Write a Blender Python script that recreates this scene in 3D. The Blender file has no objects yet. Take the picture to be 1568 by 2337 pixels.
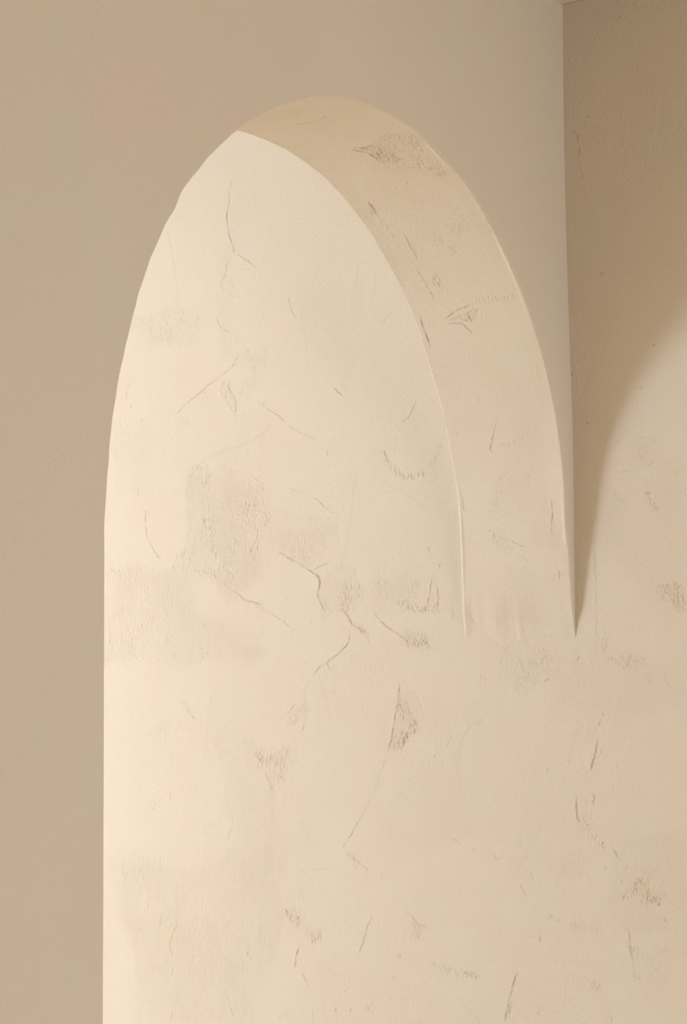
# Sunlit lime-plaster archway between two rooms, seen from the shaded room.
# Units are metres: X grows toward the long right-hand wall (X = 0), Y grows
# through the arch into the bright room, Z = 0 is the floor.
import bpy, math
import numpy as np
from mathutils import Matrix, Vector

SC = bpy.context.scene
COL = SC.collection
R = 0.6            # radius of the arch
SPRING = 1.6       # height at which the arch springs
THICK = 0.2072       # thickness of the arched wall
CEIL = 2.561       # ceiling height
CEN = (-R, SPRING)
# plumb error of the hand-plastered right wall: (height, bulge)
BOW = [(1.449, 0.0096), (1.515, 0.0109), (1.589, 0.0106), (1.662, 0.0122), (1.737, 0.0138), (1.811, 0.0136), (1.885, 0.0105), (1.96, 0.0074), (2.109, 0.003), (2.261, 0.0025), (2.375, 0.002), (2.56, 0.0066)]
# hand-formed arch: deviation from a true half circle, every 2 degrees from -14
DEV_A = np.arange(-14, 184, 2.0)
DEV_NEAR = [0.025, 0.018, 0.0117, 0.0068, 0.0028, -0.0006, -0.0038, -0.0064, -0.0085, -0.0103, -0.0113, -0.0113, -0.0105, -0.0087, -0.0064, -0.0044, -0.0029, -0.0016, -0.0005, 0.0002, 0.0007, 0.0012, 0.0017, 0.0021, 0.0021, 0.0014, 0.0007, 0.0009, 0.0022, 0.0032, 0.0033, 0.003, 0.003, 0.0033, 0.0034, 0.0031, 0.0026, 0.0023, 0.0022, 0.0021, 0.0019, 0.0013, 0.0006, -0.0002, -0.0009, -0.001, -0.0007, -0.0004, -0.0005, -0.001, -0.0015, -0.002, -0.0023, -0.0025, -0.0027, -0.0028, -0.0029, -0.0028, -0.0025, -0.0022, -0.002, -0.0021, -0.0024, -0.0027, -0.0029, -0.0029, -0.0029, -0.0025, -0.0018, -0.0009, -0.0002, 0.0006, 0.0015, 0.0022, 0.0026, 0.0029, 0.0034, 0.0035, 0.0032, 0.0031, 0.0029, 0.0024, 0.0021, 0.0021, 0.0017, 0.0009, -0.0001, -0.0011, -0.0012, -0.0008, -0.0008, -0.0011, -0.0013, -0.0015, -0.0016, -0.0014, -0.0008, 0.0004, 0.0017]
DEV_FAR = [0.0267, 0.0195, 0.0133, 0.0091, 0.0066, 0.0048, 0.0032, 0.002, 0.0014, 0.0014, 0.0015, 0.0017, 0.0019, 0.0019, 0.0013, -0.0001, -0.0017, -0.0027, -0.0033, -0.0035, -0.0035, -0.0034, -0.0034, -0.0037, -0.0041, -0.0041, -0.0036, -0.0025, -0.0011, -0.0, 0.0005, 0.0004, 0.0001, -0.0003, -0.0005, -0.0003, 0.0002, 0.0007, 0.001, 0.0012, 0.0012, 0.0013, 0.0015, 0.0019, 0.002, 0.0018, 0.0011, 0.0004, -0.0001, -0.0004, -0.001, -0.0017, -0.0024, -0.003, -0.0031, -0.003, -0.003, -0.0029, -0.0026, -0.0022, -0.002, -0.0021, -0.0024, -0.0027, -0.0029, -0.0029, -0.0029, -0.0025, -0.0018, -0.0009, -0.0002, 0.0006, 0.0015, 0.0022, 0.0026, 0.0029, 0.0034, 0.0035, 0.0032, 0.0031, 0.0029, 0.0024, 0.0021, 0.0021, 0.0017, 0.0009, -0.0001, -0.0011, -0.0012, -0.0008, -0.0008, -0.0011, -0.0013, -0.0015, -0.0016, -0.0014, -0.0008, 0.0004, 0.0017]

# Trowel marks, all in metres on their own surface.  z: area floated matt, c: crack or lap of the
# top coat, s: soft lap, r: raised bead, t: nick, q: torn grain along a line,
# p: patch of bare undercoat, d: speck.  Shade is painted into c, s, t, q lines and p hollows.
WALL_MARKS = """c 0.6 0.6937,2.3679 0.6977,2.3519 0.703,2.3361 0.701,2.3192 0.7079,2.2937 0.7048,2.2701 0.7008,2.2496 0.6953,2.2357 0.6902,2.2218 0.693,2.209
c 0.5 0.6902,2.2185 0.6724,2.2079 0.6528,2.1939 0.6334,2.1816
c 0.45 0.6962,2.2077 0.7082,2.2027 0.709,2.1879 0.7131,2.1752 0.7243,2.1667 0.7183,2.1462 0.7132,2.134
c 0.3 0.7132,2.134 0.6964,2.137 0.6766,2.1379
c 0.4 0.7365,2.0987 0.7245,2.0776 0.7126,2.0698 0.7007,2.0619
c 0.2 0.8578,2.2951 0.8472,2.263 0.8389,2.2314 0.8326,2.1901 0.8285,2.1492 0.8347,2.1264
c 0.4 0.5665,2.1216 0.561,2.0953 0.5479,2.0715
c 0.12 0.6094,2.3186 0.5942,2.2772 0.5885,2.2569
p 0.25 0.9191,2.1121 0.8389,2.1403 0.7648,2.0952 0.769,2.0532 0.8808,2.0646
p 0.3 0.7323,2.171 0.6844,2.1717 0.6766,2.1379 0.7124,2.1323
p 0.25 0.7365,2.1285 0.7084,2.1318 0.6928,2.048 0.7246,2.0513
p 0.3 0.9191,2.0952 0.7649,2.0788 0.773,2.0597 0.8556,2.0548
p 0.35 0.7205,2.074 0.6927,2.0711 0.6849,2.0376 0.7087,2.0367
c 0.6 0.683,2.021 0.689,2.0086 0.7009,1.995 0.7248,1.9825 0.757,1.9656 0.7854,1.9482 0.8059,1.9367 0.8244,1.9249 0.8389,1.9143
s 0.3 0.8389,1.9143 0.8597,1.9143 0.8891,1.9233 0.9018,1.9141 0.9145,1.905 0.9272,1.8789 0.9357,1.8525 0.94,1.8257 0.9442,1.7922 0.942,1.7753 0.9313,1.768
p 0.25 0.9922,1.9313 0.9487,1.894 0.9357,1.8525 0.9442,1.7922 0.983,1.808 1.005,1.8502
c 0.55 0.7029,1.9772 0.7089,1.9582 0.6991,1.9443 0.6912,1.9306 0.6932,1.9145 0.6953,1.8952
c 0.35 0.7329,1.9602 0.717,1.936 0.7051,1.922 0.6972,1.9018
p 0.6 0.7248,1.9726 0.7029,1.9772 0.6971,1.9408 0.69,1.9272 0.6953,1.8952 0.7051,1.922 0.717,1.936
c 0.5 0.9481,1.9839 0.9576,1.9797 0.9593,1.9696 0.9575,1.9524
c 0.4 0.9793,1.9833 0.9845,1.9717 0.9857,1.9581
c 0.4 0.9652,1.919 0.9617,1.9051 0.953,1.8977
t 0.5 0.9488,1.9432 0.9479,1.9346
t 0.5 0.923,1.9158 0.9209,1.9055
t 0.5 0.8912,1.9251 0.8891,1.9182
c 0.55 0.9142,1.7303 0.915,1.7036 0.912,1.6801 0.9014,1.6597 0.8888,1.6427 0.8721,1.6257
q 0.4 0.9441,1.7821 0.9356,1.7716 0.927,1.7577
q 0.4 0.9184,1.7305 0.9057,1.7266 0.9007,1.7197
s 0.5 0.8019,1.7976 0.7815,1.8161 0.7492,1.8288 0.7133,1.8379 0.6699,1.848 0.6349,1.8617 0.6079,1.879
p 0.6 0.8019,1.7943 0.7856,1.8098 0.7493,1.7946 0.7414,1.7615 0.7494,1.7229 0.7576,1.6777 0.8061,1.6762 0.8081,1.7518
p 0.5 0.7494,1.7229 0.7018,1.7272 0.6704,1.7386 0.6624,1.7767 0.6315,1.7686 0.6241,1.7236 0.6051,1.6942 0.632,1.6794 0.6476,1.6354 0.6594,1.5849 0.6867,1.5663 0.7418,1.5866 0.7576,1.6388 0.7575,1.6842
p 0.3 0.7134,1.8022 0.6624,1.7864 0.6316,1.7591 0.6472,1.7247 0.6861,1.7136
p 0.35 0.8225,1.6407 0.7576,1.6745 0.7537,1.6063 0.8062,1.5658 0.8554,1.6153
c 0.25 0.6624,1.7864 0.6354,1.7673 0.6316,1.7591
c 0.55 0.5335,1.7414 0.5114,1.7309 0.4895,1.7128 0.4642,1.6993
c 0.2 0.5896,1.7632 0.5595,1.7506 0.5335,1.7414
c 0.5 0.6462,1.9285 0.6231,1.9122 0.6002,1.8976 0.585,1.8868 0.5794,1.8769
c 0.35 0.5794,1.8769 0.555,1.8624 0.5289,1.8511 0.5031,1.8399
t 0.6 0.625,1.9236 0.6308,1.9128
c 0.65 0.473,1.9393 0.4585,1.9271 0.4496,1.917
t 0.6 0.4868,1.8231 0.4894,1.8108
c 0.35 0.4555,1.8615 0.4629,1.8449
c 0.8 0.6017,1.6388 0.5716,1.6237 0.5455,1.6105 0.5234,1.5975 0.5088,1.591 0.5034,1.5816 0.5072,1.5606
c 0.5 0.5234,1.5991 0.505,1.6079 0.4831,1.6135
p 0.45 0.6791,2.0207 0.6148,2.0273 0.6227,1.9829 0.6462,1.943 0.6774,1.936 0.6813,1.959 0.6499,1.9822 0.6732,2.0038
p 0.3 0.5975,1.7098 0.4715,1.695 0.4682,1.6578 0.5048,1.6342 0.5344,1.6133 0.5716,1.6269 0.6016,1.6467
q 0.4 0.4715,1.6857 0.4772,1.6643
s 0.3 0.4248,1.7821 0.4323,1.7487 0.4382,1.6966 0.4439,1.66 0.4569,1.6143 0.4661,1.5869
c 0.5 0.2977,1.8968 0.31,1.8781 0.3152,1.8695 0.3256,1.8642 0.3394,1.8698
s 0.2 0.3872,1.8182 0.4051,1.7994 0.423,1.7851
q 0.6 0.3748,1.8219 0.3577,1.7904 0.3406,1.7711 0.3268,1.7643 0.2994,1.7642 0.2755,1.7734
p 0.3 0.3889,1.8198 0.3713,1.8217 0.3405,1.7741 0.3578,1.7812
q 0.3 0.2755,1.7734 0.2549,1.808 0.2413,1.825
t 0.6 0.2774,1.6362 0.2765,1.6258
c 0.5 0.2543,1.6088 0.2561,1.597
r 0.2 0.2749,1.6957 0.2735,1.6777
c 0.7 0.7082,1.5675 0.6867,1.5591 0.675,1.5478 0.6538,1.5443 0.6403,1.5394 0.627,1.5282
p 0.5 0.7101,1.5707 0.675,1.5574 0.6327,1.5409 0.627,1.5282 0.6557,1.5412 0.6867,1.5528
c 0.45 0.627,1.5282 0.6061,1.517 0.5798,1.5027 0.5668,1.4917
c 0.4 0.7477,1.6037 0.7418,1.5907
q 0.4 0.8061,1.6084 0.7497,1.5973 0.7023,1.5706
c 0.5 0.7779,1.5104 0.7659,1.4958 0.7539,1.4829
p 0.35 1.0172,1.6136 0.9225,1.6279 0.8804,1.6036 0.8554,1.58 0.8225,1.563 0.79,1.5105 0.742,1.478 0.7066,1.4525 0.6949,1.4334 0.7421,1.4251 0.8471,1.4309 0.9306,1.4321 1.0121,1.4266
c 0.8 0.5308,1.6016 0.5088,1.5887 0.5034,1.5762 0.5109,1.5578 0.5055,1.5423 0.4947,1.5267 0.493,1.5144
p 0.6 0.507,1.5856 0.437,1.6054 0.412,1.5531 0.4379,1.5108 0.455,1.5232 0.4802,1.5265 0.4983,1.5329 0.509,1.5578
c 0.8 0.4392,1.4865 0.4448,1.4652 0.4628,1.4469 0.4882,1.4315 0.5101,1.4191 0.5231,1.4021
c 0.6 0.4882,1.4315 0.4847,1.4147 0.4702,1.4271
t 0.5 0.5223,1.5085 0.5241,1.5023
c 0.4 0.5528,1.36 0.5659,1.3443 0.5809,1.3316 0.5997,1.3172
p 0.4 0.5809,1.3316 0.5362,1.3573 0.5291,1.3359 0.5735,1.3163
c 0.3 0.5231,1.4021 0.5398,1.3788 0.5528,1.36
c 0.5 0.8185,1.3566 0.8104,1.339 0.7943,1.3232 0.7863,1.3138
p 0.45 0.8308,1.358 0.8104,1.3551 0.7862,1.3331 0.7903,1.3169 0.8064,1.3262
c 0.3 0.7462,1.3723 0.7542,1.3498 0.7622,1.324
t 0.5 0.7463,1.3276 0.7384,1.3214
p 0.35 0.7385,1.3023 0.7227,1.2996 0.715,1.2682 0.6995,1.2467 0.7268,1.252 0.7425,1.28
p 0.6 0.6549,1.2859 0.6226,1.2652 0.5738,1.2762 0.5552,1.286 0.5592,1.2367 0.578,1.2021 0.6005,1.1887 0.6192,1.2063 0.6266,1.2339 0.6457,1.2176 0.6494,1.2486
c 0.5 0.6274,1.2339 0.6229,1.2155 0.6173,1.2033 0.6005,1.1887
r 0.6 0.6234,1.2667 0.6265,1.2526 0.6258,1.234
c 0.5 0.6417,1.252 0.6323,1.2368
t 0.5 0.542,1.3187 0.5421,1.3049
c 0.3 0.8471,1.2539 0.8471,1.2248
c 0.3 0.8492,1.1828 0.8504,1.1602
s 0.25 0.5592,1.2367 0.5743,1.1992 0.5932,1.1582 0.6045,1.1391
s 0.2 0.8801,1.3016 0.9134,1.281 0.9513,1.2567
c 0.25 0.7211,1.1764 0.7076,1.1457 0.7018,1.124 0.7038,1.1114
p 0.2 0.8884,1.3079 0.8471,1.3219 0.8389,1.2833 0.8759,1.2626
c 0.7 0.3397,1.4057 0.3365,1.3879 0.342,1.3581 0.3493,1.3223 0.3565,1.2925 0.3637,1.2655
p 0.9 0.3367,1.376 0.311,1.3883 0.2928,1.3621 0.2914,1.3386 0.3121,1.2998 0.3293,1.2816 0.3567,1.2747 0.3494,1.3135 0.3421,1.3522
r 0.5 0.2916,1.321 0.3054,1.3 0.3294,1.2712
t 0.5 0.2928,1.3591 0.294,1.3444
c 0.3 0.3637,1.2655 0.3814,1.2233 0.3992,1.1868 0.4169,1.156 0.4383,1.1279
c 0.75 0.463,1.5309 0.4452,1.517 0.4347,1.4986 0.4171,1.4895 0.3996,1.4728
p 0.8 0.4738,1.5387 0.4522,1.5354 0.4346,1.5108 0.4135,1.4925 0.3996,1.4728 0.4207,1.4834 0.4418,1.5017 0.4595,1.5263
c 0.65 0.3956,1.5256 0.3783,1.5073 0.3576,1.4922 0.3371,1.4801 0.3202,1.4682 0.3101,1.4623
p 0.8 0.3302,1.4861 0.2895,1.4859 0.2695,1.4711 0.2531,1.4564 0.3101,1.4593 0.327,1.4712
p 0.5 0.388,1.5799 0.2746,1.5894 0.2547,1.5771 0.2455,1.521 0.289,1.5244 0.3296,1.5323 0.3849,1.5376
q 0.7 0.3296,1.5323 0.3093,1.5261 0.289,1.5244 0.2721,1.5287
c 0.7 0.2679,1.5892 0.2733,1.5671 0.2769,1.545 0.2805,1.5273
c 0.6 0.2615,1.5684 0.2585,1.5447 0.2604,1.527 0.2539,1.5167
c 0.3 0.2286,1.5501 0.2309,1.5033
p 0.4 0.4494,1.4591 0.4141,1.435 0.3932,1.4171 0.4389,1.4288
c 0.35 0.1835,1.4031 0.182,1.3974 0.1754,1.4046 0.1769,1.4118
c 0.3 0.1753,1.4119 0.1674,1.4033 0.1691,1.3984
c 0.4 0.2338,1.3052 0.2456,1.2845
t 0.6 0.2673,1.2706 0.2684,1.2647
c 0.6 0.1391,1.438 0.1374,1.428
p 0.4 0.1394,1.4595 0.0827,1.4681 0.043,1.4484 0.0223,1.4148 0.0593,1.3948 0.0999,1.3743 0.1152,1.394 0.1272,1.4309
c 0.4 0.1135,1.4025 0.1091,1.387 0.0999,1.3743
q 0.5 0.9669,1.037 0.9655,1.0142 0.957,0.9953
q 0.4 0.9338,0.9923 0.9213,0.9852
p 0.25 0.989,1.0452 0.9298,1.0591 0.8881,1.0394 0.9046,0.9769 0.9296,0.9845 0.9591,0.9984
c 0.4 0.9067,0.9735 0.9066,0.9477 0.9129,0.9407
c 0.5 0.8716,0.9508 0.8765,0.9183 0.8818,0.9114
t 0.4 0.9274,0.9104 0.9244,0.9026
c 0.5 0.8309,0.9305 0.8471,0.9052 0.8524,0.8856 0.8471,0.867 0.843,0.8579
c 0.35 0.843,0.8453 0.8519,0.8253
c 0.5 0.73,0.8138 0.7164,0.7999 0.7049,0.7735 0.6954,0.7593
c 0.45 0.6999,1.125 0.7116,1.1055 0.7136,1.0897
c 0.25 0.5348,1.0499 0.4842,1.0582
p 0.7 0.5849,0.9821 0.5537,0.9727 0.5211,0.9485 0.5032,0.9323 0.5285,0.9238 0.5539,0.9455 0.5758,0.9555
c 0.6 0.5849,0.9806 0.5758,0.9616 0.5666,0.9533
c 0.8 0.5548,0.9152 0.5615,0.8933 0.5668,0.8671
t 0.5 0.5456,0.9206 0.5431,0.9118
c 0.65 0.5508,0.8643 0.5417,0.8563 0.5364,0.8389
p 0.4 0.6508,0.924 0.6168,0.9457 0.5982,0.9352 0.6134,0.8941 0.6358,0.9132
q 0.5 0.6738,0.8879 0.6586,0.8803
t 0.5 0.8471,0.7562 0.8483,0.7435
t 0.3 0.925,0.75 0.9258,0.7275
t 0.5 0.5066,0.9469 0.514,0.9342
t 0.5 0.4774,0.8101 0.4757,0.8014
p 0.35 0.5938,1.0547 0.579,1.0405 0.5903,1.0091 0.6015,1.0082
c 0.3 0.5258,0.8043 0.5267,0.7773
p 0.2 0.839,1.0366 0.7667,1.0514 0.7435,0.8652 0.7672,0.7846 0.839,0.8235
c 0.55 0.424,1.1475 0.4419,1.1195 0.4544,1.1068 0.4606,1.0914
c 0.4 0.4606,1.0914 0.4423,1.0822 0.4213,1.0689 0.3936,1.0576
q 0.4 0.4606,1.0914 0.4423,1.0822 0.4213,1.0689 0.3936,1.0576
t 0.4 0.3798,1.0542 0.3782,1.047
c 0.6 0.3971,0.9852 0.4085,0.9621 0.4174,0.9347 0.4264,0.9102
p 0.9 0.3395,1.0005 0.3227,0.9933 0.3094,0.98 0.2862,0.9735 0.3031,0.9575 0.3299,0.952 0.323,0.9671
c 0.6 0.3227,0.9933 0.3128,0.9826 0.3029,0.9719 0.2862,0.9735
t 0.5 0.3858,0.9774 0.3859,0.97
t 0.4 0.3705,0.9656 0.3689,0.9614
t 0.5 0.3399,0.9685 0.3416,0.9625
q 0.6 0.3506,0.9209 0.3405,0.9191 0.344,0.91
q 0.6 0.3578,0.8824 0.3562,0.8768 0.3614,0.8704
t 0.5 0.4766,0.8102 0.4749,0.8045
t 0.6 0.4448,0.814 0.4456,0.808
t 0.5 0.4586,0.8448 0.4569,0.8406
q 0.5 0.4135,0.8148 0.3996,0.8223
c 0.6 0.2732,0.9131 0.2739,0.9044
q 0.7 0.2706,0.9062 0.2445,0.9033 0.2187,0.899 0.1835,0.8958
c 0.75 0.1157,0.9158 0.1239,0.8941 0.1305,0.8684 0.1365,0.8482 0.1422,0.8253
q 0.6 0.1243,0.8663 0.134,0.8485 0.1374,0.8287
c 0.45 0.1085,1.0625 0.1011,1.0464 0.0972,1.0383
c 0.5 0.0896,1.0849 0.0882,1.0752 0.0832,1.0659
t 0.5 0.1064,1.1297 0.1067,1.1157
t 0.5 0.0932,1.1432 0.0923,1.139
q 0.5 0.1549,1.0983 0.1453,1.106
t 0.5 0.1977,1.1137 0.1929,1.1084
c 0.4 0.238,1.1311 0.225,1.1233 0.2186,1.118
p 0.35 0.1143,1.0872 0.0864,1.0921 0.1054,1.0627
t 0.5 0.0747,0.9739 0.074,0.9657
q 0.5 0.0799,0.8605 0.0786,0.847
t 0.6 -0.0017,1.4354 -0.0069,1.4447
c 0.3 -0.0377,1.6484 -0.0362,1.6072 -0.0369,1.5884 -0.0378,1.538 -0.037,1.4727 -0.0367,1.4374
c 0.3 -0.037,1.6147 -0.0362,1.6072 -0.0369,1.5884
p 0.7 -0.1272,1.555 -0.1953,1.5664 -0.2018,1.5121 -0.1457,1.5273
p 0.55 -0.0606,1.445 -0.1151,1.447 -0.1393,1.418 -0.1369,1.3962 -0.0946,1.3956 -0.0759,1.4266
c 0.3 -0.1506,1.4163 -0.1615,1.3948 -0.176,1.3752
c 0.7 -0.0458,1.3515 -0.0486,1.3452
c 0.7 -0.0446,1.3404 -0.0384,1.3283
c 0.8 -0.0371,1.3135 -0.0359,1.3024 -0.0336,1.2894 -0.0304,1.2764 -0.0241,1.2633 -0.0209,1.2502
c 0.5 -0.0416,1.2916 -0.0433,1.2824
t 0.4 -0.0758,1.3807 -0.0742,1.3669
t 0.5 0.0669,1.4293 0.0585,1.4341
t 0.7 0.0609,1.4161 0.0577,1.4199
c 0.6 0.0581,1.3991 0.0529,1.4048 0.0467,1.4068
q 0.4 -0.0202,1.313 -0.0324,1.3281
q 0.4 0.0077,1.3196 -0.0043,1.3162
q 0.5 -0.0586,1.4431 -0.072,1.4303
q 0.5 -0.0515,1.482 -0.0528,1.4486
c 0.7 -0.0293,1.2715 -0.024,1.2574
c 0.8 0.0022,1.2128 0.0037,1.1961 0.004,1.1832 0.0026,1.1741 -0.0033,1.167
c 0.85 -0.0291,1.2172 -0.0279,1.207 -0.0259,1.2032 -0.0257,1.1968
q 0.7 -0.0013,1.1706 -0.0194,1.1753 -0.0089,1.1508
q 0.6 -0.0229,1.1535 -0.0326,1.1468
q 0.6 -0.0345,1.1451 -0.043,1.1256
q 0.7 -0.0575,1.1176 -0.0671,1.1146 -0.0596,1.1286
q 0.5 -0.0395,1.099 -0.0474,1.1023
q 0.6 -0.0794,1.1028 -0.0842,1.0996
p 0.8 -0.113,1.1017 -0.1359,1.1088 -0.1544,1.0977 -0.1535,1.0621 -0.1401,1.0468 -0.1155,1.0465 -0.0945,1.0447 -0.0582,1.0596 -0.097,1.0718
q 0.8 -0.1121,1.0641 -0.1195,1.0539 -0.1327,1.0533 -0.142,1.0487
t 0.6 -0.0982,1.0827 -0.1005,1.0748
t 0.6 -0.0712,1.0815 -0.074,1.0735
t 0.6 -0.1101,1.0997 -0.1128,1.0946
t 0.5 -0.1453,1.0286 -0.146,1.0189
p 0.6 -0.1095,1.0334 -0.1471,1.0261 -0.145,1.0188 -0.1206,1.0201
p 0.6 0.026,1.003 -0.006,1.0078 -0.0298,1.0118 -0.0339,1.0195 -0.0354,1.0015 0.0142,0.9913
q 0.4 0.0623,1.0108 0.042,1.0108 0.0361,1.004
c 0.55 -0.0803,1.0093 -0.0847,0.9917 -0.086,0.9668 -0.0903,0.944
p 0.6 -0.0818,0.9915 -0.0969,0.9822 -0.108,0.9691 -0.1013,0.922 -0.0919,0.9317 -0.0867,0.9526
q 0.6 -0.0921,0.9371 -0.1013,0.9238
t 0.5 0.0742,0.9764 0.0737,0.9672
p 0.5 -0.012,0.9121 -0.0276,0.9084 -0.0352,0.8967 -0.0236,0.9026
q 0.6 -0.0119,0.9112 -0.0275,0.9048 -0.0333,0.8982
q 0.5 0.0814,0.8611 0.0751,0.8693
t 0.6 0.0775,0.8524 0.0801,0.8447
q 0.6 -0.0459,0.853 -0.0539,0.8612
r 0.25 -0.0829,0.9129 -0.0806,0.8525
p 0.3 0.0362,1.1017 -0.02,1.1094 -0.0094,1.0757 0.0248,1.0657
p 0.3 -0.0872,0.9777 -0.1517,0.9841 -0.1502,0.9204 -0.1121,0.8984
p 0.45 -0.1039,1.814 -0.1652,1.7912 -0.1662,1.7542 -0.1414,1.7576 -0.1219,1.7458 -0.1006,1.7507
c 0.45 -0.077,1.7493 -0.1025,1.7497 -0.1142,1.7499 -0.1229,1.7466
t 0.5 -0.1664,1.7598 -0.1633,1.7517
q 0.6 -0.1359,1.7653 -0.1414,1.7576
p 0.6 -0.1211,1.7106 -0.1538,1.7108 -0.1512,1.6833 -0.134,1.6859
q 0.6 -0.1249,1.7104 -0.1421,1.704 -0.136,1.6877
p 0.4 -0.0605,1.7174 -0.0919,1.712 -0.0896,1.6972
q 0.6 -0.1861,1.7146 -0.1916,1.707
r 0.35 -0.0069,1.9511 -0.0113,1.9162 -0.0138,1.8872 -0.0134,1.8701
c 0.25 -0.0304,2.1063 -0.0272,2.0489 -0.0268,1.9817 -0.0248,1.9302
d 0.8 -0.0612,2.0832 -0.0638,2.0825
d 0.8 -0.0253,1.8348 -0.0277,1.8343
d 0.7 -0.1472,1.9546 -0.1495,1.9533
d 0.8 -0.0018,1.9209 -0.0021,1.9185
d 0.5 -0.1222,1.8868 -0.126,1.8861
r 0.35 -0.0683,2.5152 -0.0627,2.489 -0.0542,2.4731
r 0.3 -0.0202,2.4112 -0.0203,2.368 -0.021,2.3521
r 0.45 -0.0273,2.3354 -0.0289,2.3156 -0.0281,2.2923 -0.0307,2.2724 -0.0363,2.2443 -0.0404,2.1991
r 0.4 -0.0478,2.361 -0.0436,2.352
d 0.7 -0.0436,2.3549 -0.0456,2.3526
d 0.6 -0.0177,2.3312 -0.0194,2.3305
d 0.6 -0.0242,2.3262 -0.0244,2.3163
d 0.7 -0.0282,2.302 -0.0265,2.2945
d 0.4 -0.1006,2.5161 -0.1046,2.5162
c 0.4 -0.0093,2.4685 -0.0095,2.4566
r 0.25 -0.0396,2.1605 -0.0334,2.106
z 0.55 1.0153,1.6268 0.9141,1.6285 0.8164,1.6087 0.7532,1.5227 0.6711,1.4887 0.6211,1.4557 0.6713,1.4308 0.8165,1.4341 1.0144,1.4286
z 0.65 0.8056,1.797 0.7317,1.797 0.6295,1.7702 0.6049,1.686 0.6404,1.5795 0.6912,1.5388 0.7635,1.5989 0.8057,1.6169
z 0.4 0.6,1.6775 0.4643,1.6966 0.4695,1.6484 0.5032,1.6009 0.5904,1.636
z 0.45 0.9904,1.0394 0.8167,1.0351 0.613,1.1146 0.575,0.9576 0.674,0.7581 0.9126,0.7282 0.9678,0.9217
z 0.3 0.7432,1.3218 0.6122,1.2763 0.5939,1.0357 0.6729,1.0296
z 0.4 0.3818,1.59 0.248,1.5947 0.249,1.5254 0.3824,1.5308
z 0.4 0.9374,2.115 0.7625,2.1045 0.7521,2.0515 0.9149,2.0503
z 0.35 0.7411,2.2409 0.6887,2.2338 0.6843,2.0275 0.6486,1.9985 0.7311,2.0063
z 0.25 0.5281,2.1368 0.4038,2.1298 0.3772,2.0132 0.434,1.9213 0.5483,2.0473
z 0.3 -0.0186,1.713 -0.2001,1.7608 -0.1931,1.4782 -0.0247,1.6318
z 0.25 0.05,1.4567 -0.1923,1.4431 -0.1897,1.3383 0.0519,1.3538
z 0.35 -0.061,1.1569 -0.1855,1.1647 -0.1804,0.9582 -0.0427,1.0141
z 0.25 0.3666,1.3235 0.2599,1.3644 0.2118,1.1397 0.3517,1.0543
z 0.3 0.9482,1.9113 0.8924,1.872 0.9254,1.7424 0.993,1.7633"""      # (y, z) on the right wall
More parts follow.
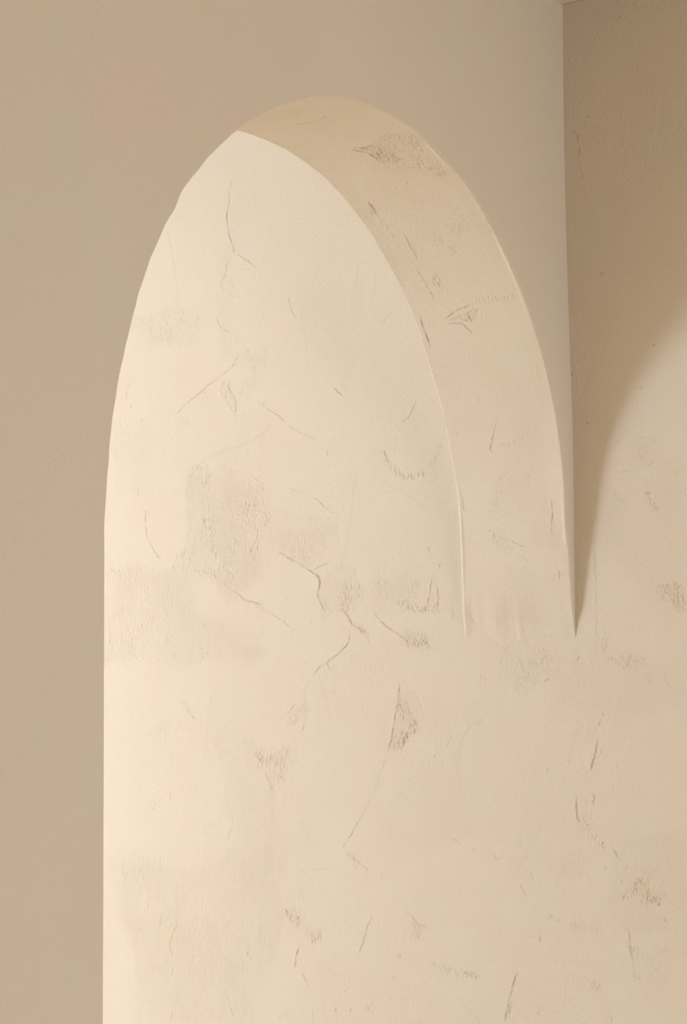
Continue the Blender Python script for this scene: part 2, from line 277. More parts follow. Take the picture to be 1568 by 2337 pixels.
SOFFIT_MARKS = """c 0.4 -5.387,0.2031 -7.913,0.1954 -10.442,0.1808
p 0.35 -12.413,0.0814 -10.255,0.0068 -13.775,-0.0018 -14.606,0.0457
c 0.6 95.013,0.1319 94.24,0.1163 93.917,0.0992 94.591,0.0811 94.337,0.0652
q 0.7 95.013,0.1319 94.24,0.1163 93.917,0.0992 94.591,0.0811 94.337,0.0652
c 0.3 96.899,0.2045 95.198,0.1741
q 0.3 102.769,0.0913 101.755,0.0688 99.91,0.0466
p 0.4 99.768,0.1598 103.692,0.0877 102.16,0.0583 98.385,0.0858 97.546,0.1435
c 0.8 81.768,0.1254 80.991,0.1132 79.695,0.1012 77.955,0.0974 75.939,0.0979
c 0.5 75.479,0.0834 74.647,0.0768
p 0.9 81.782,0.1111 82.24,0.0717 79.807,0.0527 74.93,0.0582 74.769,0.0761 76.489,0.0918 79.748,0.0952
p 0.5 83.976,0.0557 83.712,0.0082 76.171,0.0068 70.76,0.0077 69.66,0.0302 73.041,0.0574 75.23,0.0678
c 0.75 67.944,0.1723 66.056,0.1725 64.065,0.1744
q 0.6 67.944,0.1723 66.056,0.1725 64.065,0.1744
c 0.35 64.065,0.1744 61.601,0.1695 56.42,0.1715
p 0.4 71.467,0.1802 68.165,0.1725 61.184,0.187 55.757,0.1747 58.274,0.193 64.602,0.1989
c 0.55 59.677,0.149 56.782,0.1513 53.754,0.1504
p 0.4 60.468,0.151 58.064,0.1419 53.569,0.1498 56.22,0.1602
c 0.4 52.718,0.1614 49.27,0.1583 45.606,0.1551
p 0.5 50.444,0.147 50.539,0.1312 48.18,0.129 48.786,0.148
c 0.6 49.284,0.1366 47.974,0.1376
c 0.75 41.563,0.1505 42.352,0.1507 43.354,0.1298 44.107,0.1023 44.287,0.0919
p 0.7 41.713,0.15 44.144,0.093 42.778,0.0844 40.491,0.1002 41.406,0.1247
r 0.7 43.225,0.0828 41.867,0.0861 40.484,0.0996
c 0.55 41.563,0.1505 41.406,0.1247 40.37,0.116 38.575,0.1068
q 0.4 44.445,0.0919 45.153,0.0621 44.621,0.0342 44.836,0.0039
c 0.75 43.524,0.1934 40.979,0.1938 38.53,0.1932
t 0.6 69.78,0.1085 69.194,0.1109
t 0.6 70.633,0.0864 70.092,0.0873
t 0.6 74.929,0.0658 74.494,0.0671
t 0.5 60.103,0.0723 59.751,0.0731
p 0.45 67.562,0.0127 61.99,0.0057 56.546,0.0015 58.01,0.0238 65.309,0.0182
p 0.3 72.752,0.0789 69.177,0.044 58.212,0.0345 53.528,0.0848 56.234,0.1205 64.961,0.1067
r 0.6 49.54,0.0011 46.662,0.0003 44.287,-0.0024
p 0.35 47.185,0.1987 44.386,0.1851 38.717,0.1878 38.924,0.2062
c 0.75 40.991,0.1937 39.097,0.1928 37.553,0.1935
c 0.35 28.282,0.1329 26.873,0.138
c 0.4 33,0.0143 29.282,0.0165
r 0.5 35.235,0.0051 32.885,0.0027 31.144,0.0013
c 0.9 24.162,0.1042 23.503,0.1112 21.845,0.1179 20.189,0.1243 19.249,0.1317 18.506,0.1258
r 0.3 24.065,0.0913 22.418,0.0792
q 0.35 19.57,0.116 19.706,0.0938 20.883,0.0606
c 0.7 13.576,0.2011 11.302,0.1975 9.183,0.195 8.876,0.1888
c 0.7 10.762,0.0248 8.87,0.0267 8.317,0.0241 6.71,0.0284 4.006,0.0286
p 0.5 5.906,0.0305 5.557,0.0095 3.407,0.0107 3.467,0.0289
p 0.4 14.624,0.1336 15.708,0.0786 16.935,0.052 8.285,0.0811 7.707,0.1415
p 0.55 5.797,0.1494 5.968,0.1206 2.849,0.0909 2.169,0.1385
c 0.6 4.282,0.1106 3.572,0.1031 2.674,0.0785
c 0.25 1.775,0.0976 -0.504,0.0608
c 0.65 -1.143,0.0196 -2.223,0.0187 -2.755,0.0218
t 0.4 23.895,0.1835 23.606,0.1835
t 0.4 22.332,0.187 21.895,0.1863
p 0.3 22.608,0.0665 22.829,0.0202 20.126,0.0314 20.116,0.0713
c 0.4 25.948,0.2044 23.049,0.2065 20.45,0.2066
z 0.3 31.969,0.0923 31.305,0.0224 0.356,0.0272 2.818,0.1405
z 0.3 -0.085,0.133 -1.072,0.0195 -10.954,0.009 -9.447,0.1473
z 0.35 82.609,0.0747 71.483,0.0577 55.436,0.0615 56.456,0.1192 71.261,0.1346
z 0.3 77.525,0.1737 57.512,0.1777 39.926,0.1728 40.296,0.2047 64.116,0.2069"""     # (degrees round the arch, y) on the soffit


# ---------------------------------------------------------------- helpers
def tag(o, label=None, cat=None, group=None, kind=None):
    if label: o['label'] = label
    if cat: o['category'] = cat
    if group: o['group'] = group
    if kind: o['kind'] = kind
    return o


def mesh_object(name, co, faces, mat, parent=None, smooth=True, attrs=None):
    """co (n,3), faces: (m,4) int array or list of tuples"""
    me = bpy.data.meshes.new(name)
    co = np.asarray(co, np.float32)
    if isinstance(faces, np.ndarray):
        m, k = faces.shape
        me.vertices.add(len(co)); me.vertices.foreach_set('co', co.ravel())
        me.loops.add(m * k); me.loops.foreach_set('vertex_index', faces.astype(np.int32).ravel())
        me.polygons.add(m)
        me.polygons.foreach_set('loop_start', np.arange(0, m * k, k, dtype=np.int32))
        me.update(calc_edges=True)
    else:
        me.from_pydata([tuple(map(float, c)) for c in co], [], faces)
        me.update()
    me.polygons.foreach_set('use_smooth', np.full(len(me.polygons), smooth, dtype=bool))
    for nm, val in (attrs or {}).items():
        a = me.attributes.new(nm, 'FLOAT', 'POINT')
        a.data.foreach_set('value', np.asarray(val, np.float32))
    me.materials.append(mat)
    me.validate()
    o = bpy.data.objects.new(name, me)
    COL.objects.link(o)
    if parent: o.parent = parent
    return o


def box_geo(boxes):
    co, fs = [], []
    for (x0, x1, y0, y1, z0, z1) in boxes:
        b = len(co)
        co += [(x, y, z) for z in (z0, z1) for y in (y0, y1) for x in (x0, x1)]
        for q in ((0, 2, 3, 1), (4, 5, 7, 6), (0, 1, 5, 4), (2, 6, 7, 3), (0, 4, 6, 2), (1, 3, 7, 5)):
            fs.append(tuple(b + i for i in q))
    return co, fs


def boxes(name, bs, mat, parent=None):
    co, fs = box_geo(bs)
    return mesh_object(name, co, fs, mat, parent, smooth=False)


def grid_faces(n, m, flip=False):
    i, j = np.meshgrid(np.arange(n - 1), np.arange(m - 1), indexing='ij')
    a = (i * m + j).ravel()
    q = np.stack([a, a + m, a + m + 1, a + 1], 1)
    return q[:, ::-1].copy() if flip else q


_tab = {}
def vnoise(u, v, seed):
    """smooth value noise in -1..1"""
    if seed not in _tab:
        _tab[seed] = np.random.RandomState(seed).uniform(-1, 1, (257, 257))
    t = _tab[seed]
    iu = np.floor(u).astype(np.int64); iv = np.floor(v).astype(np.int64)
    fu = u - iu; fv = v - iv
    fu = fu * fu * (3 - 2 * fu); fv = fv * fv * (3 - 2 * fv)
    iu &= 255; iv &= 255
    return ((t[iu, iv] * (1 - fu) + t[iu + 1, iv] * fu) * (1 - fv)
            + (t[iu, iv + 1] * (1 - fu) + t[iu + 1, iv + 1] * fu) * fv)


def seg_dist(U, V, pts):
    """distance, signed distance and running length of the nearest point of a polyline"""
    D = np.full(U.shape, 1e9); SG = np.zeros(U.shape); L = np.zeros(U.shape); run = 0.0
    tot = pts[-1] - pts[0]
    # the high side of a lap faces the light (+u)
    gs = 1.0 if -tot[1] * 1.0 + tot[0] * 0.15 >= 0 else -1.0
    for a, b in zip(pts[:-1], pts[1:]):
        d = b - a; ln = math.hypot(*d)
        if ln < 1e-9: continue
        t = np.clip(((U - a[0]) * d[0] + (V - a[1]) * d[1]) / ln ** 2, 0, 1)
        pu = U - a[0] - t * d[0]; pv = V - a[1] - t * d[1]
        dd = np.hypot(pu, pv)
        k = dd < D
        D = np.where(k, dd, D)
        s = (-d[1] * (U - a[0]) * -1 * -1 + d[0] * (V - a[1])) / ln
        SG = np.where(k, np.sign(s) * dd * gs, SG)
        L = np.where(k, run + t * ln, L)
        run += ln
    return D, SG, L, run


def resample(pts, step, rs, jit):
    pts = np.asarray(pts, float)
    out = [pts[0]]
    for a, b in zip(pts[:-1], pts[1:]):
        n = max(1, int(math.hypot(*(b - a)) / step))
        for i in range(1, n + 1):
            out.append(a + (b - a) * i / n)
    out = np.array(out)
    # round the traced corners a little, then roughen
    for _ in range(2):
        if len(out) > 4:
            out[1:-1] = .25 * out[:-2] + .5 * out[1:-1] + .25 * out[2:]
    out[1:-1] += rs.normal(0, jit, out[1:-1].shape)
    return out


def inside(U, V, poly):
    c = np.zeros(U.shape, bool)
    n = len(poly)
    for i in range(n):
        x0, y0 = poly[i]; x1, y1 = poly[(i + 1) % n]
        if y0 == y1: continue
        k = ((y0 > V) != (y1 > V)) & (U < (x1 - x0) * (V - y0) / (y1 - y0) + x0)
        c ^= k
    return c


def trowel(u, v, marks):
    """relief (towards the room) and tint mask (bare base coat, matt areas, painted crack shade) of a plastered surface"""
    H = np.zeros((len(u), len(v))); TN = np.zeros_like(H)
    for idx, (kind, s, pts) in enumerate(marks):
        rs = np.random.RandomState(1000 + idx)
        P = np.asarray(pts, float)
        m = .05 if kind in 'cs' else .02
        i0, i1 = np.searchsorted(u, [P[:, 0].min() - m, P[:, 0].max() + m])
        j0, j1 = np.searchsorted(v, [P[:, 1].min() - m, P[:, 1].max() + m])
        if i1 - i0 < 2 or j1 - j0 < 2: continue
        U, V = np.meshgrid(u[i0:i1], v[j0:j1], indexing='ij')
        ox, oy = rs.uniform(0, 200, 2)
        if kind == 'p':
            # ragged edge
            Uw = U + .008 * vnoise(U * 38 + ox, V * 26 + oy, 1) + .0035 * vnoise(U * 140, V * 90, 2) + .0015 * vnoise(U * 420, V * 260, 11)
            Vw = V + .009 * vnoise(U * 34 + oy, V * 28 + ox, 3) + .004 * vnoise(U * 150, V * 110, 4) + .002 * vnoise(U * 400, V * 240, 12)
            c = inside(Uw, Vw, P)
            D, _, _, _ = seg_dist(Uw, Vw, np.vstack([P, P[:1]]))
            # one edge of the patch is torn sharp, the rest feathers out
            soft = .004 + .012 * np.clip(.5 + .8 * vnoise(U * 16 + ox, V * 12 + oy, 13), 0, 1)
            mk = np.clip(np.where(c, D, -D) / soft + .45, 0, 1); mk = mk * mk * (3 - 2 * mk)
            # torn grain, dragged mostly up and down
            wu = U + .0022 * vnoise(U * 110 + oy, V * 110 + ox, 14)
            g = vnoise(wu * 330 + ox, V * 165 + oy, 5) + .9 * vnoise(wu * 540 + oy, V * 330 + ox, 6)
            cl = np.clip(.5 + 1.0 * vnoise(U * 48 + ox, V * 36 + oy, 7) + .4 * vnoise(U * 120, V * 90 + ox, 15), 0, 1.25)
            g = np.where(g < 0, g * 1.35, g * .8)
            H[i0:i1, j0:j1] += mk * s * (-.00030 + RGH * g * cl)
            pit = np.clip((-g - .45) / .6, 0, 1)
            TN[i0:i1, j0:j1] = np.maximum(TN[i0:i1, j0:j1], mk * s * (.13 + .10 * cl + .42 * cl * pit))  # base-coat tint, with shade painted into the pits of the grain
            continue
        if kind == 'z':
            Uw = U + .026 * vnoise(U * 15 + ox, V * 11 + oy, 61) + .004 * vnoise(U * 120, V * 50, 62)
            Vw = V + .020 * vnoise(U * 13 + oy, V * 12 + ox, 63) + .005 * vnoise(U * 160, V * 60, 64)
            c = inside(Uw, Vw, P)
            D, _, _, _ = seg_dist(Uw, Vw, np.vstack([P, P[:1]]))
            soft = .008 + .05 * np.clip(.5 + .9 * vnoise(U * 11 + ox, V * 9 + oy, 65), 0, 1)
            mk = np.clip(np.where(c, D, -D) / soft + .4, 0, 1); mk = mk * mk * (3 - 2 * mk)
            drag = .75 + .16 * vnoise(U * 130 + ox, V * 20, 66) + .35 * vnoise(U * 24, V * 17 + oy, 67) + .15 * vnoise(U * 80, V * 60 + oy, 70)
            TN[i0:i1, j0:j1] = np.maximum(TN[i0:i1, j0:j1], mk * s * .36 * drag)
            H[i0:i1, j0:j1] += mk * s * .00022 * (vnoise(U * 400, V * 170, 68) + vnoise(U * 600, V * 300, 69))
            continue
        P = resample(P, .0032, rs, .00065 if kind in 'cq' else .0002)
        D, SG, L, ln = seg_dist(U, V, P)
        tp = np.clip(np.minimum(L, ln - L) / max(.003, min(.015, .2 * ln)) + (.25 if kind in 'td' else 0), 0, 1)
        var = np.clip(.85 + .6 * vnoise(L * 130 + ox, L * 0 + oy, 8), .15, 1.2)
        w = .00075
        if kind in 'ct':
            lap = .5 * (1 + np.tanh(SG / w)) * np.exp(-np.abs(SG) / .011)
            far = D < .05
            H[i0:i1, j0:j1] += s * tp * var * far * (LAP * lap - GRV * np.exp(-(SG / w) ** 2))
            TN[i0:i1, j0:j1] = np.maximum(TN[i0:i1, j0:j1], s * tp * var * 1.15 * np.exp(-(D / .0010) ** 2))  # dark line of painted shade along the groove, on top of its relief
        elif kind == 's':
            lap = .5 * (1 + np.tanh(SG / .0018)) * np.exp(-np.abs(SG) / .018)
            H[i0:i1, j0:j1] += s * tp * LAP * .9 * lap
            TN[i0:i1, j0:j1] = np.maximum(TN[i0:i1, j0:j1], s * tp * .3 * np.exp(-(D / .003) ** 2))  # soft shade painted along the edge of the lap
        elif kind == 'r':
            H[i0:i1, j0:j1] += s * tp * var * .0008 * np.exp(-(D / .0014) ** 2)
        elif kind == 'q':
            mk = np.exp(-(D / .0055) ** 2) * tp
            g = vnoise(U * 420 + ox, V * 190 + oy, 9) + .7 * vnoise(U * 700 + oy, V * 330 + ox, 10)
            H[i0:i1, j0:j1] += s * mk * (RGH * 1.6 * g - .0003)
            TN[i0:i1, j0:j1] = np.maximum(TN[i0:i1, j0:j1], s * mk * .8 * np.clip((-g - .1) / .4, 0, 1))  # hollows of the torn grain painted darker as shade
        elif kind == 'd':
            H[i0:i1, j0:j1] -= s * .0006 * np.exp(-(D / .0014) ** 2)
            TN[i0:i1, j0:j1] = np.maximum(TN[i0:i1, j0:j1], s * 1.3 * np.exp(-(D / .0014) ** 2))
    return H, TN


RGH, LAP, GRV = .00085, .00105, .00080


def scatter(n, u0, u1, v0, v1, seed):
    """small stray tool marks between the big ones"""
    rs = np.random.RandomState(seed); out = []
    for _ in range(n):
        p = np.array([rs.uniform(u0, u1), rs.uniform(v0, v1)])
        k = rs.choice(list('qqtcs')); a = rs.normal(math.pi / 2 + .25, .45)
        ln = dict(q=.022, t=.007, c=.030, s=.10)[k] * rs.uniform(.5, 1.6)
        q = [p]
        for _s in range(3):
            a += rs.normal(0, .22); q.append(q[-1] + np.array([math.cos(a), math.sin(a)]) * ln / 3)
        out.append((k, rs.uniform(.12, .34), [tuple(x) for x in q]))
    return out


def parse(txt, conv=lambda a, b: (a, b)):
    out = []
    for l in txt.strip().split('\n'):
        a = l.split()
        out.append((a[0], float(a[1]), [conv(*map(float, q.split(','))) for q in a[2:]]))
    return out


# ---------------------------------------------------------------- materials
def plaster(name, base, mottle=.035, use_tone=True, grain=.05, bump=.35, seed=0.0, streak=1.0):
    m = bpy.data.materials.new(name); m.use_nodes = True
    nt = m.node_tree; N = nt.nodes; Lk = nt.links
    N.remove(N['Principled BSDF'])
    bs = N.new('ShaderNodeBsdfDiffuse'); bs.inputs['Roughness'].default_value = .25
    Lk.new(bs.outputs[0], N['Material Output'].inputs['Surface'])
    tc = N.new('ShaderNodeTexCoord')
    def noise(scale, detail=3.0, rough=.55, sc=(1, 1, 1), off=0.0):
        mp = N.new('ShaderNodeMapping'); mp.inputs['Scale'].default_value = sc
        mp.inputs['Location'].default_value = (seed + off, seed * .7 + off, seed * 1.3 - off)
        n = N.new('ShaderNodeTexNoise'); n.inputs['Scale'].default_value = scale
        n.inputs['Detail'].default_value = detail; n.inputs['Roughness'].default_value = rough
        Lk.new(tc.outputs['Object'], mp.inputs['Vector']); Lk.new(mp.outputs['Vector'], n.inputs['Vector'])
        return n.outputs['Fac']
    def rng(fac, a, b, c, d):
        r = N.new('ShaderNodeMapRange'); r.inputs['From Min'].default_value = a; r.inputs['From Max'].default_value = b
        r.inputs['To Min'].default_value = c; r.inputs['To Max'].default_value = d
        Lk.new(fac, r.inputs['Value']); return r.outputs['Result']
    def mix(kind, fac, c1, c2):
        x = N.new('ShaderNodeMix'); x.data_type = 'RGBA'; x.blend_type = kind
        for sock, v in ((x.inputs[0], fac), (x.inputs[6], c1), (x.inputs[7], c2)):
            if hasattr(v, 'is_linked'): Lk.new(v, sock)
            else: sock.default_value = v if isinstance(v, float) else (*v, 1)
        return x.outputs[2]
    b = np.array(base)
    k = mottle
    pink = b * (1 + k * .55, 1 - k * .55, 1 - k * .35)
    green = b * (1 - k * .55, 1 + k * .25, 1 - k * .25)
    pale = b * (1 + k, 1 + k, 1 + k * 1.5)
    f1 = rng(noise(7, 3, .6, (1, 1, .8)), .38, .62, 0, 1)
    f2 = rng(noise(3.1, 2, .6, (1, 1, .75), 3.1), .40, .66, 0, .8)
    c = mix('MIX', f1, pink, green)
    c = mix('MIX', f2, c, pale)
    # fine sand in the lime
    sp = rng(noise(520, 1, .6, (1, 1, 1), 1.7), .25, .75, 1 - grain, 1 + grain)
    cs = N.new('ShaderNodeCombineColor')
    for s_ in cs.inputs: Lk.new(sp, s_)
    c = mix('MULTIPLY', 1.0, c, cs.outputs[0])
    if use_tone:
        at = N.new('ShaderNodeAttribute'); at.attribute_name = 'undercoat_shade'
        c = mix('MIX', rng(at.outputs['Fac'], 0, 1, 0, .75), c, b * (.66, .585, .445))  # tints bare base coat, matt areas and the shade painted into cracks
    Lk.new(c, bs.inputs['Color'])
    # relief too fine for the mesh: sand grain and faint vertical trowel drag
    g = noise(330, 1, .6, (1, 1, .6), 2.2)
    st = noise(70, 2, .65, (1, 1, .16), 5.2)
    ad = N.new('ShaderNodeMath'); ad.operation = 'MULTIPLY_ADD'
    ad.inputs[1].default_value = streak
    Lk.new(st, ad.inputs[0]); Lk.new(g, ad.inputs[2])
    bp = N.new('ShaderNodeBump'); bp.inputs['Strength'].default_value = bump
    bp.inputs['Distance'].default_value = .0009
    Lk.new(ad.outputs[0], bp.inputs['Height']); Lk.new(bp.outputs['Normal'], bs.inputs['Normal'])
    return m


LIME = (.802, .687, .540)
M_WALL = plaster('lime_plaster_trowelled', LIME, mottle=.018)
M_SOFFIT = plaster('lime_plaster_soffit', LIME, mottle=.018, bump=.5, streak=.04)
M_FACE = plaster('smooth_limewash', (.768, .672, .553), use_tone=False, bump=.22, seed=9.0, mottle=.024)


def plain(name, base):
    m = bpy.data.materials.new(name); m.use_nodes = True
    nt = m.node_tree; nt.nodes.remove(nt.nodes['Principled BSDF'])
    bs = nt.nodes.new('ShaderNodeBsdfDiffuse')
    nt.links.new(bs.outputs[0], nt.nodes['Material Output'].inputs['Surface'])
    n = nt.nodes.new('ShaderNodeTexNoise'); n.inputs['Scale'].default_value = 4; n.inputs['Detail'].default_value = 1
    x = nt.nodes.new('ShaderNodeMix'); x.data_type = 'RGBA'
    x.inputs[6].default_value = (*[.97 * v for v in base], 1); x.inputs[7].default_value = (*[1.03 * v for v in base], 1)
    nt.links.new(n.outputs['Fac'], x.inputs[0]); nt.links.new(x.outputs[2], bs.inputs['Color'])
    return m


M_ROOM = plain('room_plaster', (.78, .67, .53))
M_CEIL = plain('ceiling_plaster', (.86, .755, .61))
M_FLOOR = plain('floor_screed', (.78, .66, .49))
M_WOOD = plain('painted_window_wood', (.70, .64, .54))


# ---------------------------------------------------------------- right wall
def bow(z):
    return np.interp(z, [b[0] for b in BOW], [b[1] for b in BOW])

def bow_smooth(z):
    z = np.asarray(z, float)
    return sum(bow(z + d) for d in np.linspace(-.09, .09, 13)) / 13

def axis(lo, hi, a, b, fine, coarse):
    left = np.linspace(lo, a, max(2, int((a - lo) / coarse)))[:-1]
    mid = np.linspace(a, b, int((b - a) / fine))
    right = np.linspace(b, hi, max(2, int((hi - b) / coarse)))[1:]
    return np.concatenate([left, mid, right])

Y0, Y1 = -3.2, 5.0
ua = axis(Y0, Y1, -.27, 1.12, .00110, .08)
va = axis(0, CEIL, .62, CEIL - .02, .00122, .06)
H, TN = trowel(ua, va, parse(WALL_MARKS) + scatter(150, -.25, 1.08, .66, 2.1, 77))
UU, VV = np.meshgrid(ua, va, indexing='ij')
# slow hand-trowel undulation
def slow(y, z):
    return .0016 * vnoise(y * 3.1 + 7, z * 2.3 + 3, 21) + .0008 * vnoise(y * 8 + 2, z * 6 + 9, 22) \
        + .0002 * vnoise(y * 27, z * 18, 23)
H += slow(UU, VV)
# sandy passages where the float brought the grain up
sandy = np.clip(.25 + 1.1 * vnoise(UU * 9 + 31, VV * 7 + 17, 24) + .5 * vnoise(UU * 30, VV * 22, 25), 0, 1)
H += .00016 * sandy * (vnoise(UU * 430, VV * 260, 26) + vnoise(UU * 620 + 9, VV * 420, 27))
X = bow_smooth(VV) - H
def wall_x(y, z):
    return bow_smooth(z) - slow(y, z)
co = np.stack([X.ravel(), UU.ravel(), VV.ravel()], 1)
fa = grid_faces(len(ua), len(va), flip=True)
# body of the wall behind the plaster
nb = len(co); BK = .14
co = np.vstack([co, [(BK, Y0, 0), (BK, Y0, CEIL), (BK, Y1, 0), (BK, Y1, CEIL)]])
nu, nv = len(ua), len(va)
c00, c01, c10, c11 = 0, nv - 1, (nu - 1) * nv, nu * nv - 1
fa = np.vstack([fa, [(nb, nb + 1, nb + 3, nb + 2), (nb, nb + 2, c10, c00), (nb + 1, c01, c11, nb + 3),
                     (nb, c00, c01, nb + 1), (nb + 2, nb + 3, c11, c10)]])
wr = mesh_object('wall_right', co, fa, M_WALL,
                 attrs={'undercoat_shade': np.concatenate([TN.ravel(), np.zeros(4)])})
tag(wr, 'long trowelled cream plaster wall on the right running through the arch into the bright room', 'wall', kind='structure')

# ---------------------------------------------------------------- arched wall
th = np.radians(np.concatenate([np.linspace(-17, 112, 1150), np.linspace(112, 180, 200)[1:]]))
dn = np.interp(np.degrees(th), DEV_A, DEV_NEAR); df = np.interp(np.degrees(th), DEV_A, DEV_FAR)
# below the springing on the right the arch dies into the wall
die = np.clip((-12 - np.degrees(th)) / 5, 0, 1)
dn = dn + .05 * die; df = df + .05 * die
# small waviness of the hand-cut arris
wob = .0007 * vnoise(th * 38, th * 0 + 3, 31)
wob2 = .0007 * vnoise(th * 33 + 9, th * 0 + 5, 32)
# a chip in the left haunch
chip = np.degrees(th)
dn = dn + .0015 * np.exp(-((chip - 141.0) / 1.2) ** 2) - .0015 * np.exp(-((chip - 144.0) / 1.2) ** 2)
zl = np.linspace(SPRING, 0, 60)[1:]
ns, nth = len(th) + len(zl), len(th)
deg = np.degrees(th)
arc = np.concatenate([th * R, math.pi * R + SPRING - zl])
ya = np.concatenate([[0, .0006, .0014, .0024, .0036], np.linspace(.005, THICK - .005, 180),
                     THICK - np.array([.0036, .0024, .0014, .0006, 0])])
HS, TS = trowel(ya, arc, parse(SOFFIT_MARKS, lambda a, y: (y, math.radians(a) * R)))
HS = HS.T; TS = TS.T                       # (arc, y)
AA, YA = np.meshgrid(arc, ya, indexing='ij')
und = .0016 * vnoise(AA * 6 + 3, YA * 7 + 1, 41) + .0006 * vnoise(AA * 16, YA * 14, 42)
edge = np.minimum(YA, THICK - YA)
fade = np.clip(edge / .03, 0, 1)
# rounded arrises and the bead of plaster pressed up along them
RHO = .0022
rnd = np.where(edge < RHO, RHO - np.sqrt(np.maximum(RHO ** 2 - (RHO - edge) ** 2, 0)), 0)
bead = (.0013 * np.clip(.4 + 1.1 * vnoise(AA * 15 + 4, AA * 0 + 2, 43), 0, 1.3)) * np.exp(-((YA - .0045) / .0028) ** 2) \
     + (.0009 * np.clip(.5 + vnoise(AA * 13 + 1, AA * 0 + 7, 44), 0, 1.3) * np.interp(AA / R, [-.2, .12, .3], [1, 1, .3])) * np.exp(-((THICK - YA - .0045) / .0028) ** 2)
inset = HS * np.clip(edge / .004, 0, 1) + und * fade + bead - rnd
t = YA / THICK
dv = np.zeros((ns, len(ya)))
dv[:nth] = dn[:, None] * (1 - t[:nth]) + df[:, None] * t[:nth]
dv[nth:] = dn[-1] * (1 - t[nth:]) + df[-1] * t[nth:]
dv[:nth] += wob[:, None] * np.exp(-YA[:nth] / .012) + wob2[:, None] * np.exp(-(THICK - YA[:nth]) / .012)
rad = R + dv - inset - RHO
cx = np.concatenate([np.cos(th), -np.ones(len(zl))]); sz = np.concatenate([np.sin(th), np.zeros(len(zl))])
zb = np.concatenate([np.full(nth, SPRING), zl])
XS = -R + cx[:, None] * rad; ZS = zb[:, None] + sz[:, None] * rad
# the lower right end of the soffit is feathered flush into the wall
k = np.clip((-np.concatenate([deg, np.full(len(zl), 90.)])[:, None] - 4.5
             + (.9 * vnoise(YA * 22 + 4, YA * 0 + 8, 45) + .5 * vnoise(YA * 90, YA * 0 + 3, 46)) * np.clip(YA / .03, 0, 1)) / 11.0, 0, 1)
k = k * k * (3 - 2 * k)
XS = XS * (1 - k) + k * (wall_x(YA, ZS) + .0022)
cs = np.stack([XS.ravel(), YA.ravel(), ZS.ravel()], 1)

# faces of the arched wall: rings from the arris out to the wall's rectangle
XL = -3.4
def outer_path():
    a = np.stack([XS[:, 0], ZS[:, 0]], 1)
    out = np.zeros_like(a)
    for i in range(ns):
        if i < nth:
            d = deg[i]
            px, pz = a[i]
            if d < 50:      # toward the right-hand corner
                out[i] = (.05, np.interp(d, [-17, 50], [SPRING + math.sin(th[0]) * .66 , CEIL]))
            elif d < 130:
                out[i] = (np.interp(d, [50, 130], [.05, XL]), CEIL)
            else:
                out[i] = (XL, np.interp(d, [130, 180], [CEIL, SPRING]))
        else:
            out[i] = (XL, zb[i])
    return a, out

pa, po = outer_path()
ring = np.concatenate([[0, .0015, .004, .01, .02, .035], np.linspace(.06, 1, 22)])
def face_grid(col, y, flip):
    a = np.stack([XS[:, col], ZS[:, col]], 1)
    P = a[:, None, :] * (1 - ring[None, :, None]) + po[:, None, :] * ring[None, :, None]
    rel = .0016 * vnoise(P[..., 0] * 4 + 5, P[..., 1] * 3, 51) * np.clip(ring * 6, 0, 1)
    sgn = -1 if y == 0 else 1
    Yc = y + sgn * rel
    co = np.stack([P[..., 0].ravel(), Yc.ravel(), P[..., 1].ravel()], 1)
    return co, grid_faces(ns, len(ring), flip)
cn, fn = face_grid(0, 0.0, True)
cf, ff = face_grid(-1, THICK, False)
ff = ff + len(cn)
fall = [fn, ff]
m_ = len(ring)
i = np.arange(ns - 1)
e0 = i * m_ + m_ - 1; e1 = e0 + m_
fall.append(np.stack([e0, e1, e1 + len(cn), e0 + len(cn)], 1))    # outer rim
aw = mesh_object('wall_front', np.vstack([cn, cf]), np.vstack(fall), M_FACE)
tag(aw, 'smooth grey-beige limewashed wall with a tall round arch cut through it', 'wall', kind='structure')
so = mesh_object('arch_soffit', cs, grid_faces(ns, len(ya), True), M_SOFFIT, aw, attrs={'undercoat_shade': TS.ravel()})
so['label'] = 'rough trowelled cream plaster underside of the arch'

# ---------------------------------------------------------------- the rest of the two rooms
XF = -2.8        # left wall of the bright room
fl = boxes('floor', [(XL - .12, .14, Y0 - .12, Y1 + .12, -.12, 0)], M_FLOOR)
tag(fl, 'plain pale screed floor under both rooms', 'floor', kind='structure')
ce = boxes('ceiling', [(XL - .12, .14, Y0 - .12, Y1 + .12, CEIL, CEIL + .12)], M_CEIL)
tag(ce, 'tan plaster ceiling meeting the shaded right wall at the top corner', 'ceiling', kind='structure')

def holed_wall(name, axis_, pos, t, a0, a1, hole):
    h0, h1, z0, z1 = hole
    segs = [(a0, h0, 0, CEIL), (h1, a1, 0, CEIL), (h0, h1, 0, z0), (h0, h1, z1, CEIL)]
    if axis_ == 'x':
        return boxes(name, [(pos, pos + t, s[0], s[1], s[2], s[3]) for s in segs], M_ROOM)
    return boxes(name, [(s[0], s[1], pos, pos + t, s[2], s[3]) for s in segs], M_ROOM)

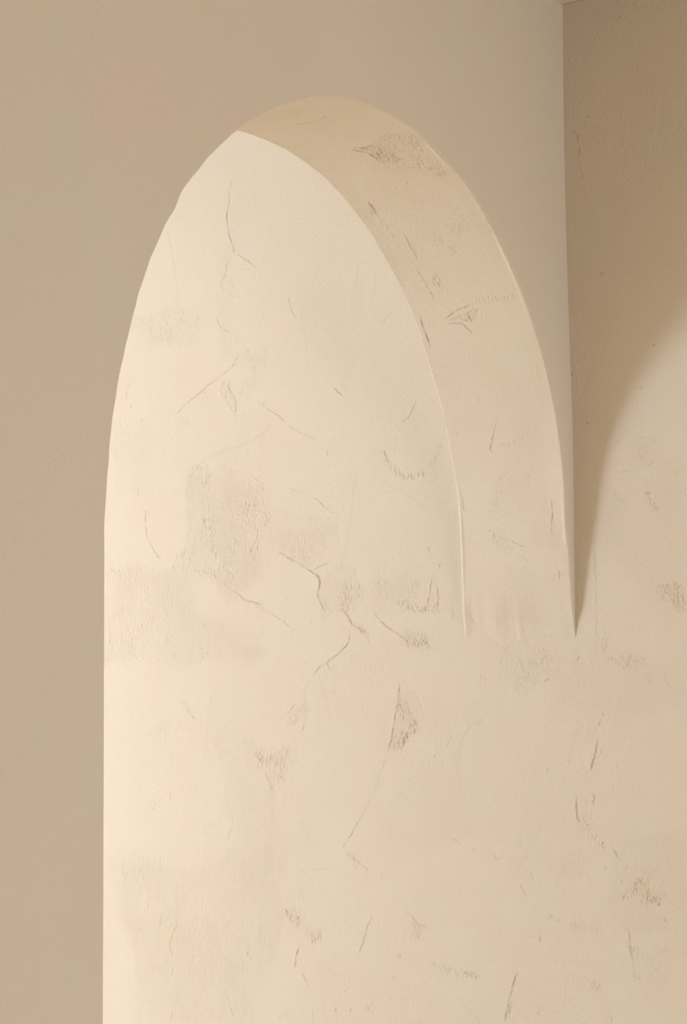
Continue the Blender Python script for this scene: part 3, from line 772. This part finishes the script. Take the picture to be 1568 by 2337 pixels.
W1 = (3.2, 4.85, 1.35, 2.5)       # y0, y1, z0, z1 of the window in the bright room
W2 = (-2.0, -0.5, 0.3, 1.6)       # x0, x1, z0, z1 of the unseen window added behind the camera for fill
wl = holed_wall('wall_left_inner', 'x', XF - .12, .12, THICK, Y1, W1)
tag(wl, 'plaster wall opposite the trowelled wall in the bright room', 'wall', kind='structure')
wb = holed_wall('wall_back', 'y', Y0 - .12, .12, XL, 0.14, W2)
tag(wb, 'plaster wall behind the viewer', 'wall', kind='structure')
wn = boxes('wall_left', [(XL - .12, XL, Y0 - .12, THICK, 0, CEIL)], M_ROOM)
tag(wn, 'plaster wall on the left of the shaded room', 'wall', kind='structure')
wf = boxes('wall_end', [(XF - .12, .14, Y1, Y1 + .12, 0, CEIL)], M_ROOM)
tag(wf, 'plaster end wall of the bright room', 'wall', kind='structure')

def window(name, axis_, pos, hole, label):
    a0, a1, z0, z1 = hole; b = .035; d = .05
    bars = [(a0, a0 + b, z0, z1), (a1 - b, a1, z0, z1), (a0 + b, a1 - b, z0, z0 + b), (a0 + b, a1 - b, z1 - b, z1)]
    if axis_ == 'x': bs = [(pos, pos + d, q[0], q[1], q[2], q[3]) for q in bars]
    else: bs = [(q[0], q[1], pos, pos + d, q[2], q[3]) for q in bars]
    o = boxes(name, bs, M_WOOD)
    return tag(o, label, 'window', kind='structure')

window('window_1', 'x', XF - .10, W1, 'open window frame lighting the bright room')
window('fill_window', 'y', Y0 - .10, W2, 'unseen window frame added behind the viewer for fill light')

# ---------------------------------------------------------------- light from the inner window, added fill from behind
def area_light(name, loc, rot, sx, sy, power, col, spread=math.pi):
    l = bpy.data.lights.new(name, 'AREA'); l.shape = 'RECTANGLE'
    l.size = sx; l.size_y = sy; l.energy = power; l.color = col; l.spread = spread
    o = bpy.data.objects.new(name, l); o.location = loc; o.rotation_euler = rot
    COL.objects.link(o); return o

area_light('daylight_inner', (XF - .11, (W1[0] + W1[1]) / 2, (W1[2] + W1[3]) / 2), (0, -math.pi / 2, 0),
         W1[3] - W1[2] - .02, W1[1] - W1[0] - .02, 270, (.665,.793,1.0))
area_light('fill_light_back', ((W2[0] + W2[1]) / 2, Y0 - .11, (W2[2] + W2[3]) / 2), (math.pi / 2, 0, 0),
         W2[1] - W2[0] - .02, W2[3] - W2[2] - .02, 39.6, (.965,.98,.985))  # fill light added behind the viewer, its source unseen

SC.cycles.diffuse_bounces = 3; SC.cycles.max_bounces = 4
w = bpy.data.worlds.new('outside'); SC.world = w; w.use_nodes = True
w.node_tree.nodes['Background'].inputs[0].default_value = (.75, .85, 1, 1)
w.node_tree.nodes['Background'].inputs[1].default_value = .3

# ---------------------------------------------------------------- camera
cam = bpy.data.cameras.new('camera'); cam.sensor_fit = 'VERTICAL'; cam.sensor_height = 36; cam.lens = 54.333
cam.clip_start = .05
co_ = bpy.data.objects.new('camera', cam); COL.objects.link(co_)
rot = Matrix([[0.519994, -0.057106, -0.852259], [-0.854134, -0.043967, -0.518191], [-0.00788, 0.9974, -0.071639]])
co_.matrix_world = Matrix.Translation(Vector([-2.407, -1.0173, 1.5023])) @ rot.to_4x4()
SC.camera = co_

vs = SC.view_settings
vs.view_transform = 'Standard'; vs.look = 'None'; vs.gamma = 1.0; vs.use_curve_mapping = False
vs.exposure = 0.0
